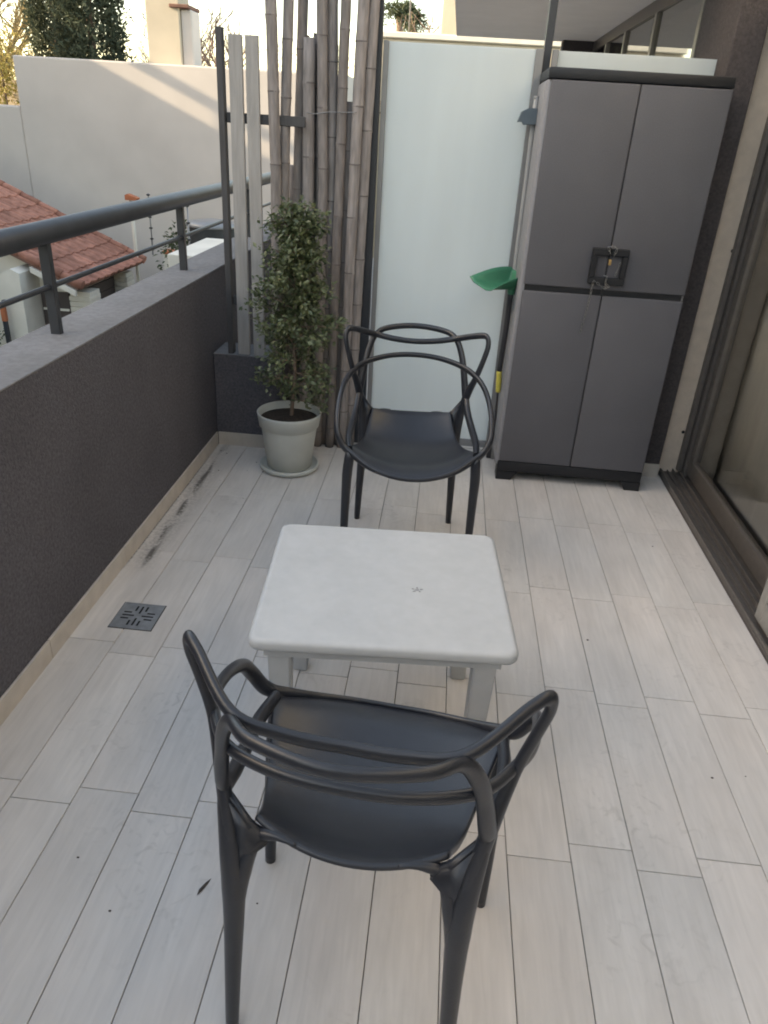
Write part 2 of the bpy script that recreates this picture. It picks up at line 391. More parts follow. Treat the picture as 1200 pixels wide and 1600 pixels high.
# neighbour's terrace beyond the screens
nt = struct(MB().box(-1.168, 1.60, 3.935, 10.5, -.16, -.006).build('neighbour_terrace_floor', 'terrace'))
MB().box(1.49, 1.62, 4.33, 10.5, -.005, 1.0).build('neighbour_wall', 'reveal_white', bld)
MB().box(1.45, 1.62, 4.33, 10.5, 2.50, 2.598).build('window_head', 'alu', bld)
MB().box(1.455, 1.62, 4.33, 10.5, 1.0, 1.05).build('window_sill', 'alu_light', bld)
for y in (4.36, 5.76, 7.12, 8.36, 9.40, 10.40):
    MB().box(1.445, 1.50, y-.035, y+.035, 1.05, 2.50, .003, 1).build('window_mullion', 'alu_light', bld)
ys = (4.36, 5.76, 7.12, 8.36, 9.40, 10.40)
for a, b in zip(ys, ys[1:]):
    MB().box(1.468, 1.476, a+.035, b-.035, 1.051, 2.499).build('window_pane', 'window_glass', bld)
MB().box(1.75, 1.85, 4.33, 10.5, -.1, 2.598).build('neighbour_room_wall', 'reveal_white', bld)
MB().box(1.10, 1.7, 10.3, 10.52, -.1, 2.599).build('neighbour_pilaster', 'pilaster', bld)

# --- sliding door
dr = thing('sliding_door', 'grey aluminium sliding door with double track on the right edge', 'door', (0,0,0))
tr_ = MB()
tr_.box(1.243, 1.42, -3.0, 3.798, -.004, .014)
for x, w, h in ((1.250, .010, .030), (1.285, .006, .026), (1.312, .006, .034), (1.345, .006, .034)):
    tr_.box(x-w/2, x+w/2, -3.0, 3.797, .0135, h, .0012, 1)
tr_.build('track', 'alu', dr)
MB().box(1.352, 1.412, 3.735, 3.797, .0142, 2.119, .003, 1).build('jamb_frame', 'alu', dr)
MB().box(1.326, 1.351, 3.767, 3.797, .035, 2.119, .003, 1).build('jamb_frame', 'alu', dr)
MB().box(1.25, 1.412, -3.0, 3.73, 2.085, 2.119).build('head_frame', 'alu', dr)
def leaf(name, x, y0, y1, lab, m):
    lf = bpy.data.objects.new(name, None); col.objects.link(lf); lf.parent = dr
    h = .020
    MB().box(x-h, x+h, y1-.052, y1, .036, 2.084, .003, 1).build('stile', m, lf)
    MB().box(x-h, x+h, y0, y0+.052, .036, 2.084, .003, 1).build('stile', m, lf)
    MB().box(x-h+.001, x+h-.001, y0+.0525, y1-.0525, .036, .125, .003, 1).build('bottom_rail', m, lf)
    MB().box(x-h+.001, x+h-.001, y0+.0525, y1-.0525, 2.02, 2.084, .003, 1).build('top_rail', m, lf)
    MB().box(x-.003, x+.003, y0+.053, y1-.053, .1252, 2.0198).build('pane', 'door_glass', lf)
leaf('door_leaf', 1.385, 2.02, 3.73, '', 'alu')
leaf('door_leaf', 1.285, .62, 2.41, '', 'alu_light')
leaf('door_leaf', 1.385, -1.3, .70, '', 'alu')
cm = MB(); npl = 90
vv = []
for k in range(npl+1):
    y = -2.9+6.6*k/npl; x = 1.50+.002*math.sin(k*1.9)+.003*math.sin(k*.7)
    vv.append((cm.bm.verts.new((x, y, -.005)), cm.bm.verts.new((x, y, 2.3))))
for a, b in zip(vv, vv[1:]):
    f = cm.bm.faces.new((a[0], b[0], b[1], a[1])); f.smooth = True
cur = cm.build('curtain', 'curtain'); tag(cur, 'pale grey curtain hanging behind the sliding door glass', 'curtain')
cur.modifiers.new('thick', 'SOLIDIFY').thickness = .003

# --- frosted glass partition
pt = thing('glass_partition', 'frosted white glass partition in grey frame beside the storage cabinet', 'partition', (-.02, 3.91, 0))
MB().box(-.334, .322, -.004, .004, .06, 1.93).build('glass_pane', 'frosted_glass', pt)
MB().box(-.358, -.3342, -.016, .016, .0, 1.932, .002, 1).build('frame_stile', 'frame_grey', pt)
MB().box(.3222, .358, -.016, .016, .0, 1.932, .002, 1).build('frame_stile', 'frame_grey', pt)
MB().box(-.3338, .3218, -.014, .014, .02, .0598, .002, 1).build('frame_rail', 'frame_grey', pt)
MB().box(.422, 1.112, -.004, .004, .06, 1.93).build('glass_pane', 'frosted_glass', pt)
MB().box(.396, .4218, -.016, .016, .0, 1.932, .002, 1).build('frame_stile', 'frame_grey', pt)
MB().box(.4222, 1.1118, -.014, .014, .02, .0598, .002, 1).build('frame_rail', 'frame_grey', pt)
ps = MB().box(.340, .374, 3.935, 3.975, -.005, 2.598, .002, 1).build('steel_post', 'dark_steel')
tag(ps, 'tall thin dark steel post rising above the cabinet corner', 'post')
ps = MB().box(-.442, -.384, 3.855, 3.915, -.003, 2.598, .002, 1).build('steel_post', 'dark_steel')
tag(ps, 'dark steel post between the bamboo canes and the frosted glass', 'post')

# --- railing
rl = thing('railing', 'dark grey tube handrail with flat posts on top of the parapet', 'railing', (-1.30, 0, ZP+.004))
def tube_y(x, z, r, y0, y1, n=18): return MB().tube([(x, y0, z), (x, (y0+y1)/2, z), (x, y1, z)], r, n, 1)
tube_y(0, .322, .036, -3, 10.5, 24).build('handrail', 'rail_metal', rl)
tube_y(0, .155, .0095, -3, 10.5, 10).build('mid_rail', 'rail_metal', rl)
for y in (-2.8, -1.5, -.2, 1.10, 2.40, 3.70, 5.0, 6.3, 7.6, 8.9, 10.2):
    MB().box(-.017, .017, y-.013, y+.013, -.002, .300, .002, 1).build('post', 'rail_metal', rl)

# --- slat screen
sl = thing('slat_screen', 'pale grey wooden slat screen standing on the low wall', 'screen', (0, 0, .503))
def slat(x0, x1, y0, y1, z0, z1, m, lean=0):
    o = MB().box(-(x1-x0)/2, (x1-x0)/2, y0, y1, 0, z1-z0, .002, 1).build('slat', m, sl)
    o.location = ((x0+x1)/2, 0, z0-.503); o.rotation_euler = (0, lean, 0); return o
slat(-1.090, -1.062, 3.69, 3.735, .503, 1.93, 'slat_dark')
slat(-1.037, -.977, 3.69, 3.712, .503, 1.905, 'slat_wood', .002)
slat(-.956, -.898, 3.69, 3.712, .503, 1.905, 'slat_wood', -.003)
for (x0, x1, z) in ((-1.06, -.70, 1.565), (-1.06, -.72, .75)):
    MB().box(x0, x1, 3.7135, 3.735, z-.503, z-.503+.042, .002, 1).build('batten', 'slat_dark', sl)

# --- bamboo screen
bb = thing('bamboo_screen', 'weathered grey brown bamboo cane screen behind the potted tree', 'screen', (0, 3.80, 0))
canes = [  # x at foot, x at 1.35, x at 2.05, z top, radius, y
 (-.838,-.832,-.848, 2.45,.026,-.035), (-.815,-.800,-.778, 2.5,.024,.0), (-.772,-.752,-.732, 2.42,.024,.025),
 (-.712,-.695,-.695, 1.915,.028,-.012), (-.658,-.645,-.645, 1.915,.027,.030),
 (-.632,-.622,-.640, 2.6,.024,-.03), (-.600,-.588,-.600, 2.55,.026,.014), (-.563,-.545,-.536, 2.5,.023,-.03),
 (-.528,-.510,-.515, 1.68,.028,.02), (-.498,-.478,-.462, 2.6,.026,-.02), (-.462,-.438,-.425, 2.58,.029,.025),
 (-.740,-.722,-.72, 1.66,.024,.035), (-.795,-.776,-.77, 1.40,.022,.04),
 (-.685,-.668,-.668, 1.93,.026,.065), (-.61,-.60,-.60, 1.90,.024,.065), (-.545,-.525,-.52, 1.62,.026,.065), (-.74,-.73,-.73, 1.93,.022,.066)]
for (xa, xb, xc, zt, r, dy) in canes:
    def px(z): return xa+(xb-xa)*min(z, 1.35)/1.35 + (xc-xb)*max(0, z-1.35)/.7
    z0 = .0 if xa > -.80 else .505
    dyy = dy if z0 == 0 else dy-.06
    pts = []; rad = []
    z = z0; nodes = []
    zz = z0; nxt = z0+rnd.uniform(.08, .25)
    pts.append((px(z0), dyy, z0)); rad.append(r)
    while nxt < zt-.03:
        nodes.append(nxt); bul = r*1.05
        for d, k in ((-.035, .98), (-.006, 1.01), (.0, 1.04), (.006, 1.0), (.035, .98)):
            zk = nxt+d
            if zk > pts[-1][2]+.003: pts.append((px(zk)+rnd.uniform(-.0015, .0015), dyy, zk)); rad.append(r*k)
        nxt += rnd.uniform(.22, .31)
    pts.append((px(zt), dyy, zt)); rad.append(r*.95)
    o = MB().tube(pts, rad, 14, 1).build('cane', 'bamboo', bb)
    for zn in nodes:
        MB().tube([(px(zn), dyy, zn-.003), (px(zn), dyy, zn), (px(zn), dyy, zn+.003)], [r*1.03, r*1.055, r*1.03], 14, 1).build('node_ring', 'bamboo_node', o)
MB().box(-.86, -.445, .055, .09, 1.36, 1.40, .002, 1).build('batten', 'slat_dark', bb)
MB().box(-.72, -.445, .055, .09, 1.60, 1.66, .002, 1).build('batten', 'slat_dark', bb)
MB().box(-.78, -.445, .055, .09, .06, .10, .002, 1).build('batten', 'slat_dark', bb)
wire = MB().tube([(-.70, -.04, 1.625), (-.66, -.062, 1.622), (-.60, -.06, 1.632), (-.55, -.062, 1.634), (-.47, -.05, 1.638)], .002, 6, 4).build('tie_wire', 'frame_grey', bb)

# --- floor drain
dn = thing('floor_drain', 'square steel floor drain with cross of slots in the tiles', 'drain', (-.981, 2.073, 0), R(0))
s_ = .0745
MB().box(-s_-.003, s_+.003, -s_-.003, s_+.003, -.004, .0009).build('gap_shade', 'black', dn)  # black box painting the shade in the gap round the plate
q = MB()
q.box(-s_, s_, -s_, s_, -.0005, .0022, .001, 1)
q.build('plate', 'drain', dn)
e = MB()
for a, b, c, d in ((-s_, s_, -s_, -s_+.006), (-s_, s_, s_-.006, s_), (-s_, -s_+.006, -s_+.0061, s_-.0061), (s_-.006, s_, -s_+.0061, s_-.0061)):
    e.box(a, b, c, d, .002, .0036, .0006, 1)
e.build('rim', 'drain', dn)
for k in range(4):
    ang = k*math.pi/2
    for off, r0, r1 in ((-.018, .028, .056), (0, .014, .056), (.018, .028, .056)):
        o = MB().box(r0, r1, off-.0035, off+.0035, .0019, .0026).build('slot', 'black', dn); o.rotation_euler = (0, 0, ang)

# ================================================================== CHAIRS
def make_chair():
    root = thing('armchair', '', 'chair')
    # seat: a dished shell
    nu, nv = 22, 18
    def edge(v):   # v 0 front .. 1 back -> half width, y of side
        hw = .250 - .086*v**.85
        return hw
    bm = bmesh.new(); g = []
    for j in range(nv+1):
        v = j/nv; row = []
        for i in range(nu+1):
            u = -1+2*i/nu
            hw = edge(v)
            front = -.285 + .105*abs(u)**2.4
            back = .196 - .040*abs(u)**2
            y = front+(back-front)*v
            z = .460 + .052*abs(u)**2.2*(1-.62*v) - .030*math.sin(math.pi*min(1, v*1.05))
            z += .068*max(0, (v-.62)/.38)**1.7 - .034*max(0, (.16-v)/.16)**1.6*(1-.6*u*u)
            row.append(bm.verts.new((u*hw, y, z)))
        g.append(row)
    for j in range(nv):
        for i in range(nu):
            f = bm.faces.new((g[j][i], g[j][i+1], g[j+1][i+1], g[j+1][i])); f.smooth = True
    bmesh.ops.recalc_face_normals(bm, faces=bm.faces)
    me = bpy.data.meshes.new('seat'); bm.to_mesh(me); bm.free(); me.materials.append(M['chair_plastic'])
    so = bpy.data.objects.new('seat', me); col.objects.link(so); so.parent = root
    md = so.modifiers.new('t', 'SOLIDIFY'); md.thickness = .012; md.offset = 0
    md = so.modifiers.new('b', 'BEVEL'); md.width = .004; md.segments = 2; md.limit_method = 'ANGLE'; md.angle_limit = R(50)
    def sym(h, mid): return h + [mid] + [(-x, y, z) for x, y, z in reversed(h)]
    def symr(h, mid): return h + [mid] + list(reversed(h))
    # arm loop
    A = [(.085,-.279,.441), (.160,-.252,.458), (.220,-.215,.486), (.262,-.190,.512), (.288,-.175,.560), (.293,-.135,.612), (.288,-.05,.662), (.274,.04,.695), (.247,.108,.718), (.196,.187,.735), (.105,.236,.751)]
    rA = [.008,.011,.0145,.0160,.0158,.0150,.0142,.0135,.0128,.0122,.0112]
    MB().tube(A + [(0,.250,.757)] + [(-x, y, z) for x, y, z in reversed(A)] + [(0,-.288,.434)], rA + [.0110] + list(reversed(rA)) + [.007], 12, 7, .70, 'radial', closed=True).build('arm_loop', 'chair_plastic', root)
    # narrow back loop
    B = [(.240,-.185,.500), (.247,-.10,.512), (.240,.0,.532), (.228,.09,.566), (.219,.155,.615), (.203,.187,.72), (.188,.212,.785), (.163,.240,.836), (.115,.286,.854)]
    MB().tube(sym(B, (0,.316,.861)), symr([.0165,.019,.019,.0185,.018,.015,.014,.0125,.012], .0118), 12, 7, .70, 'radial').build('back_loop', 'chair_plastic', root)
    # eared top loop running into the rear legs
    Cc = [(.199,.188,.40), (.206,.174,.53), (.222,.150,.625), (.247,.115,.715), (.268,.108,.79), (.280,.112,.845), (.274,.124,.876), (.248,.150,.875), (.168,.226,.840), (.085,.233,.823)]
    MB().tube(sym(Cc, (0,.230,.818)), symr([.010,.019,.018,.0138,.0132,.0130,.0122,.0122,.0122,.0118], .0115), 12, 7, .70, 'radial').build('eared_loop', 'chair_plastic', root)
    for sx in (-1, 1):
        MB().tube([(sx*.254,-.165,.0), (sx*.252,-.172,.15), (sx*.249,-.182,.30), (sx*.246,-.196,.40), (sx*.240,-.205,.470), (sx*.243,-.200,.495)], [.0125,.0155,.0175,.0195,.019,.0135], 12, 5).build('leg', 'chair_plastic', root)
        lg = MB().tube([(sx*.209,.205,.0), (sx*.204,.197,.16), (sx*.199,.190,.30), (sx*.197,.186,.40), (sx*.201,.181,.48), (sx*.211,.165,.57), (sx*.219,.156,.615)], [.0125,.0155,.0185,.0215,.0195,.0155,.008], 12, 5)
        lg.tube([(sx*.085,.184,.534), (sx*.125,.175,.534), (sx*.160,.168,.513), (sx*.182,.180,.44), (sx*.193,.189,.345)], [.003,.008,.014,.017,.013], 10, 5)
        wb = bmesh.new()
        poly = [(.145,.532), (.165,.545), (.207,.606), (.214,.55), (.208,.46), (.202,.36), (.188,.40), (.170,.475), (.135,.515)]
        fa = [wb.verts.new((sx*x, .150+(.62-z)*.11, z)) for x, z in poly]; fb = [wb.verts.new((sx*x, .172+(.62-z)*.11, z)) for x, z in poly]
        wb.faces.new(fa); wb.faces.new(list(reversed(fb)))
        for k in range(len(poly)): wb.faces.new((fa[k], fb[k], fb[(k+1) % len(poly)], fa[(k+1) % len(poly)]))
        bmesh.ops.recalc_face_normals(wb, faces=wb.faces)
        bmesh.ops.bevel(wb, geom=wb.edges[:], offset=.005, segments=2, affect='EDGES')
        for f in wb.faces: f.smooth = True
        wm = bpy.data.meshes.new('web'); wb.to_mesh(wm); wb.free(); lg.bm.from_mesh(wm)
        lg.build('leg', 'chair_plastic', root)
    return root
ch = make_chair()
ch.location = (-.083, 2.775, 0); ch.rotation_euler = (0, 0, .085)
tag(ch, 'dark grey plastic armchair with looped back facing the camera behind the table', 'chair', 'looped armchairs at the table')
c2 = copy_tree(ch); c2.location = (-.059, .987, 0); c2.rotation_euler = (0, 0, 3.046)
tag(c2, 'dark grey plastic armchair seen from behind in the foreground', 'chair', 'looped armchairs at the table')

# ================================================================== TABLE
tb = thing('low_table', 'low white plastic table with rounded corners between the two chairs', 'table', (-.090, 1.715, 0), R(3.9))
bm = MB()
def rrect(hx, hy, r, n=6):
    P = []
    for cx, cy, a0 in ((hx-r, hy-r, 0), (-hx+r, hy-r, 90), (-hx+r, -hy+r, 180), (hx-r, -hy+r, 270)):
        for k in range(n+1): a = R(a0+90*k/n); P.append((cx+r*math.cos(a), cy+r*math.sin(a)))
    return P
rings = []
for ins, z in ((.012, .452), (.002, .453), (.0, .458), (.0, .472), (.003, .478), (.009, .4815), (.016, .4822), (.030, .4805)):
    rings.append([bm.bm.verts.new((x, y, z)) for x, y in rrect(.330-ins, .300-ins, .032-ins*.4)])
n = len(rings[0])
for a, b in zip(rings, rings[1:]):
    for k in range(n): f = bm.bm.faces.new((a[k], a[(k+1) % n], b[(k+1) % n], b[k])); f.smooth = True
bm.bm.faces.new(rings[-1]); bm.bm.faces.new(list(reversed(rings[0])))
bm.build('table_top', 'table_plastic', tb)
ap = MB()
for (a, b, c, d) in ((-.295,.295,-.268,-.256), (-.295,.295,.256,.268), (-.295,-.283,-.2555,.2555), (.283,.295,-.2555,.2555)):
    ap.box(a, b, c, d, .412, .4525, .002, 1)
ap.build('apron', 'table_plastic', tb)
for sx in (-1, 1):
    for sy in (-1, 1):
        lg = MB(); bmv = lg.bm
        top = [bmv.verts.new((sx*.258+dx*.030, sy*.230+dy*.028, .4515)) for dx, dy in ((-1,-1),(1,-1),(1,1),(-1,1))]
        bot = [bmv.verts.new((sx*.258+dx*.0235, sy*.200+dy*.0235, .0)) for dx, dy in ((-1,-1),(1,-1),(1,1),(-1,1))]
        for k in range(4): bmv.faces.new((bot[k], bot[(k+1) % 4], top[(k+1) % 4], top[k]))
        bmv.faces.new(list(reversed(bot))); bmv.faces.new(top)
        bmesh.ops.bevel(bmv, geom=bmv.edges[:], offset=.004, segments=2, affect='EDGES')
        lg.build('leg', 'table_plastic', tb)
# moulded boss in the middle of the top
pl = MB(); pl.lathe([(.006, 0), (.006, .0004), (.004, .0006)], 12)
o = pl.build('moulding_mark', 'scuff', tb); o.location = (.085, -.035, .4804)
for k in range(5):
    a = k*1.257+.3
    o = MB().tube([(.008*math.cos(a), .008*math.sin(a), 0), (.013*math.cos(a), .010*math.sin(a), .0004), ((.016+.006*(k%2))*math.cos(a), .013*math.sin(a), 0)], [.0022,.0026,.0008], 6, 2).build('moulding_mark', 'scuff', tb); o.location = (.085, -.035, .4800)

# ================================================================== CABINET
cb = thing('storage_cabinet', 'tall grey plastic storage cabinet with black base and square handle', 'cabinet', (.713, 3.53, 0))
W2 = .367
MB().box(-W2-.014, W2+.002, .012, .37, .075, 1.80, .016, 3).build('body', 'cab_side_lit', cb, 40)
MB().box(-W2-.010, W2, .0, .372, 1.8005, 1.842, .008, 2).build('top', 'cab_black', cb, 40)
MB().box(-W2, W2, .003, .372, .045, .102, .006, 2).build('base', 'cab_black', cb, 40)
for x0, x1 in ((-W2, -W2+.105), (W2-.105, W2)):
    f = MB(); f.prism([(x0, 0), (x1-.03 if x0 < 0 else x1, 0), (x1, .046), (x0, .046)] if x0 < 0 else [(x0+.03, 0), (x1, 0), (x1, .046), (x0, .046)], .09, 'y', .002)
    f.build('foot', 'cab_black', cb)
    MB().box(x0+.002, x1-.002, .28, .37, 0, .0455).build('foot', 'cab_black', cb)
for sx, z0, z1 in ((-1, .104, .958), (1, .104, .958), (-1, .984, 1.798), (1, .984, 1.798)):
    a, b = (-W2+.006, -.0022) if sx < 0 else (.0022, W2-.001)
    d = MB().box(a, b, .0, .021, z0, z1, .006, 3).build('door', 'cab_grey', cb, 40)
MB().box(-.008, .008, .006, .0135, .104, 1.798).build('seam_shade', 'cab_black', cb)  # black strip standing in for the shade inside the door seam
MB().box(-W2+.012, W2-.012, .010, .0225, .957, .985).build('mid_band', 'cab_black', cb)
hd = MB()
for sx in (-1, 1):
    a = lambda u0, u1: (min(sx*u0, sx*u1), max(sx*u0, sx*u1))
    for (u0, u1, z0, z1) in ((.0015, .0795, 1.136, 1.166), (.0015, .0795, 1.012, 1.041), (.055, .0795, 1.0412, 1.1358)):
        x0, x1 = a(u0, u1); hd = MB().box(x0, x1, -.026, -.001, z0, z1, .003, 1); hd.build('handle', 'cab_black', cb)
# chain and small padlock
chn = thing('chain', 'thin steel chain looped round the cabinet handle and hanging down', 'chain', (.713, 3.50, 1.0))
lk = MB().tube([(.0035,0,-.006), (.0035,0,.006), (0,0,.0095), (-.0035,0,.006), (-.0035,0,-.006), (0,0,-.0095)], .0012, 6, 3, closed=True).mesh('link')
lk.materials.append(M['steel'])
def hang(path):
    P, _ = spline(path, .001, 12)
    acc = 0; last = P[0]; k = 0
    for p, qn in zip(P, P[1:]):
        acc += (qn-p).length
        if acc > .0145:
            acc = 0; t = (qn-p).normalized()
            qq = t.to_track_quat('Z', 'Y').to_euler()
            o = inst('link', lk, chn, qn, qq); 
            o.rotation_euler = (t.to_track_quat('Z', 'Y') @ Matrix.Rotation(R(90)*(k % 2), 3, 'Z').to_quaternion()).to_euler(); k += 1
hang([(-.056,.0,.030), (-.058,.006,-.03), (-.062,.012,-.12), (-.072,.020,-.215)])
hang([(.002,-.002,.140), (-.018,-.004,.172), (-.004,-.006,.176), (.018,-.004,.170), (.012,-.002,.13)])
hang([(-.022,-.002,.052), (-.004,-.006,.050), (-.002,-.004,.02), (.016,.0,.005), (-.006,.004,.0), (-.05,.0,.026)])
hang([(.048,.0,.118), (.044,.018,.08), (.038,.018,.05)])
MB().box(-.006, .006, -.006, .003, .098, .122, .002, 1).build('padlock', 'brass', chn)

# ================================================================== POTTED TREE
PX, PY = -.722, 3.452
po = thing('plant_pot', 'sage grey plastic plant pot with rim on a saucer in the corner', 'pot', (PX, PY, 0))
MB().lathe([(.100,.0045),(.142,.005),(.150,.012),(.150,.028),(.144,.030),(.140,.016),(.10,.013)], 44).build('saucer', 'pot', po)
MB().lathe([(.108,.014),(.112,.018),(.139,.225),(.1405,.232),(.149,.236),(.158,.292),(.160,.302),(.156,.306),(.150,.302),(.146,.266),(.02,.262)], 48).build('pot', 'pot', po)
MB().lathe([(.02,.2625),(.1455,.268),(.09,.276),(.03,.284)], 30).build('soil', 'soil', po)
tree = thing('potted_tree', 'bushy small-leaved green potted tree in front of the bamboo', 'plant', (PX, PY, .27))
rt = random.Random(3)
stem = MB()
trunk = [(.01,.0,-.01), (.018,0,.10), (.030,-.005,.22), (.025,.0,.36), (.035,.0,.52), (.03,.0,.68), (.045,0,.84), (.05,0,.92)]
stem.tube(trunk, [.010,.0095,.009,.008,.0065,.005,.0035,.002], 8, 4)
TP, _ = spline(trunk, .01, 12)
tips = []
def crown_r(z):   # allowed half-width of the crown at a height above the soil
    if z < .12: return .20
    if z < .45: return .235 - .03*(z-.12)/.33
    return .205 - .12*((z-.45)/.50)**1.1
for k in range(66):
    t = k/66
    z0 = .10+.80*t**.9
    b0 = min(TP, key=lambda p: abs(p.z-z0)).copy()
    a = k*2.39996+rt.uniform(-.4, .4)
    ln = crown_r(z0)*rt.uniform(.42, 1.22)
    if math.sin(a) > 0: ln *= .8
    rise = rt.uniform(.02, .14) if z0 > .25 else rt.uniform(-.06, .08)
    d = Vector((math.cos(a), math.sin(a), 0))
    p1 = b0 + d*ln*.5 + Vector((0,0,rise*.75)); p2 = b0 + d*ln + Vector((0,0,rise+rt.uniform(-.03, .01)))
    stem.tube([b0, p1, p2], [.0036,.0026,.001], 5, 5)
    BP, _ = spline([b0, p1, p2], .01, 10)
    for q in range(4 if z0 > .34 else 9, len(BP)):
        tips.append((BP[q], d))
    for _k in range(3):
        o1 = BP[rt.randrange(4, len(BP)-1)]
        d2 = (d+Vector((rt.uniform(-1,1), rt.uniform(-1,1), rt.uniform(-.4,1)))).normalized()
        o2 = o1+d2*rt.uniform(.04, .09)
        stem.tube([o1, (o1+o2)/2+Vector((0,0,.006)), o2], [.0018,.0014,.0007], 4, 2)
        for f in (.3,.5,.7,.85,1): tips.append((o1.lerp(o2, f), d2))
stem.build('trunk', 'bark', tree)
def leaf_mesh(centres, size, rn, per=1, spread=.012, bend=.25, asp=.5):
    vs_, fs = [], []
    for c, d in centres:
        for _ in range(per):
            ax = Vector((rn.gauss(0,1), rn.gauss(0,1), rn.gauss(0,.8))).normalized()
            ax = (ax*.8+d*.6).normalized()
            nm = Vector((rn.gauss(0,.6), rn.gauss(-.2,.6), 1)).normalized()
            sd_ = ax.cross(nm); 
            if sd_.length < 1e-3: continue
            sd_.normalize(); nm = sd_.cross(ax)
            L_ = size*rn.uniform(.6, 1.25); w = L_*asp*.5
            o = Vector(c)+Vector((rn.gauss(0,spread), rn.gauss(0,spread), rn.gauss(0,spread)))
            b = len(vs_)
            vs_ += [o, o+ax*L_*.5+sd_*w-nm*0, o+ax*L_-nm*L_*bend, o+ax*L_*.5-sd_*w, o+ax*L_*.5-nm*L_*.08]
            fs += [(b, b+1, b+4), (b+1, b+2, b+4), (b+2, b+3, b+4), (b+3, b, b+4)]
    me = bpy.data.meshes.new('foliage'); me.from_pydata([tuple(v) for v in vs_], [], fs); me.update(); return me
me = leaf_mesh(tips + [t for t in tips if t[0].z > .36][::2], .027, rt, 3, .017, .2, .55); me.materials.append(M['ficus_leaf'])
stuff(inst('foliage', me, tree))

# ================================================================== TOOLS BESIDE CABINET
dp = thing('dustpan', 'green dustpan upside down on a dark pole beside the cabinet', 'dustpan', (.318, 3.70, 0))
bm = bmesh.new(); ns, nl = 20, 14; g = []
for j in range(nl+1):
    v = j/nl; row = []
    for i in range(ns+1):
        q = -1+2*i/ns
        k = max(0, v-.72)/.28                                   # the floor turns up into the back wall
        lx = .215*min(v, .80)/.80 if v < .8 else .215+.012*(v-.8)/.2
        hw = .082 - .022*v
        wall = max(0, abs(q)-.62)/.38
        h = .070*math.sin(math.pi*(.06+.60*v))
        lz = max(h*(wall**1.3), h*(k**1.2))
        row.append(bm.verts.new((lx, q*hw*(1+.10*wall), lz)))
    g.append(row)
for j in range(nl):
    for i in range(ns): f = bm.faces.new((g[j][i], g[j][i+1], g[j+1][i+1], g[j+1][i])); f.smooth = True
me = bpy.data.meshes.new('pan'); bm.to_mesh(me); bm.free(); me.materials.append(M['green_plastic'])
pan = inst('pan', me, dp, (-.160, -.085, .945), (R(10), R(2), R(35)))
md = pan.modifiers.new('t', 'SOLIDIFY'); md.thickness = .004
MB().lathe([(.017,0),(.019,.01),(.021,.05),(.016,.055)], 16, (-.003, 0, .905)).build('socket', 'green_plastic', dp)
MB().tube([(-.004,0,.915), (-.004,.012,.72), (-.008,.03,.515)], .0135, 12, 4).build('sleeve', 'black_plastic', dp)
MB().tube([(-.008,.03,.514), (-.003,.035,.46), (.0,.04,.40)], [.0135,.0145,.012], 12, 4).build('grip', 'yellow_tape', dp)
MB().tube([(.0,.04,.399), (.008,.08,.24), (.016,.115,.06)], .0055, 8, 4).build('rod', 'black_plastic', dp)
MB().box(-.012, .028, .095, .135, .0, .062, .005, 2).build('foot', 'black_plastic', dp)
sq = thing('squeegee', 'blue grey squeegee head on a pale pole between cabinet and glass', 'squeegee', (.335, 3.80, 0))
MB().tube([(.006,.0,.0), (-.006,.0,.8), (-.012,.0,1.66), (-.014,.0,1.735)], .011, 12, 3).build('pole', 'pole_grey', sq)
hd = MB(); hd.prism([(-.086,1.640), (-.062,1.643), (-.058,1.630), (.040,1.634), (.036,1.699), (-.042,1.696), (-.072,1.682)], .045, 'y', -.035)
bmesh.ops.bevel(hd.bm, geom=hd.bm.edges[:], offset=.002, segments=1, affect='EDGES')
hd.build('head', 'squeegee', sq, 40)

# ================================================================== BITS ON THE FLOOR
lf = MB(); 
pts = [(-.026,-.002),(-.01,-.0045),(.012,-.003),(.026,0),(.010,.0035),(-.012,.004)]
lf.prism(pts, .0008, 'z', .0)
o = lf.build('fallen_leaf', 'leaf_brown'); o.location = (-.432, 1.085, .0012); o.rotation_euler = (0, R(4), R(66))
tag(o, 'narrow dry brown leaf lying on the tiles left of the front chair', 'leaf')
cr = MB()
for (x, y) in [(-1.10,3.40),(-1.06,3.33),(-.98,3.42),(-.92,3.36),(-1.02,3.22),(-.90,3.47),(-1.08,3.55),(-1.12,3.58),(-.86,3.05),(-.84,3.36),(-.30,1.06),(.98,1.62),(.88,1.60),(1.02,2.95),(-.62,1.0),(-.75,1.12),(.62,2.2)]:
    s2 = rnd.uniform(.0014, .0038)
    cr.box(x-s2, x+s2, y-s2*.7, y+s2*.7, -.0005, s2*.7, s2*.3, 1, Matrix.Rotation(0, 4, 'Z'))
stuff(tag(cr.build('crumbs', 'leaf_brown'), 'scattered dark crumbs of soil and leaf on the tiles', 'debris'))

# ================================================================== NEIGHBOURHOOD
# big blank wall
nb = thing('rendered_building', 'large blank pale rendered building wall beyond the railing', 'building', (0, 16, GZ))
def nbz(z): return z-GZ
MB().box(-8.75, -2.2, 0, 5, 0, nbz(2.42), .03, 2).build('wall', 'plaster_white', nb)
MB().box(-14, -8.752, .02, 5, 0, nbz(1.55), .03, 2).build('lower_wall', 'plaster_white', nb)
cmn = MB().box(-6.17, -5.50, .35, .95, nbz(2.42), nbz(3.62), .02, 1).build('chimney', 'plaster_cream', nb)
MB().box(-5.68, -5.30, .30, 1.0, nbz(3.36), nbz(3.42), .01, 1).build('chimney_cap', 'roof_under', cmn)
MB().box(-5.496, -5.28, .4, .9, nbz(2.40), nbz(3.35), .02, 1).build('flue', 'plaster_white', cmn)
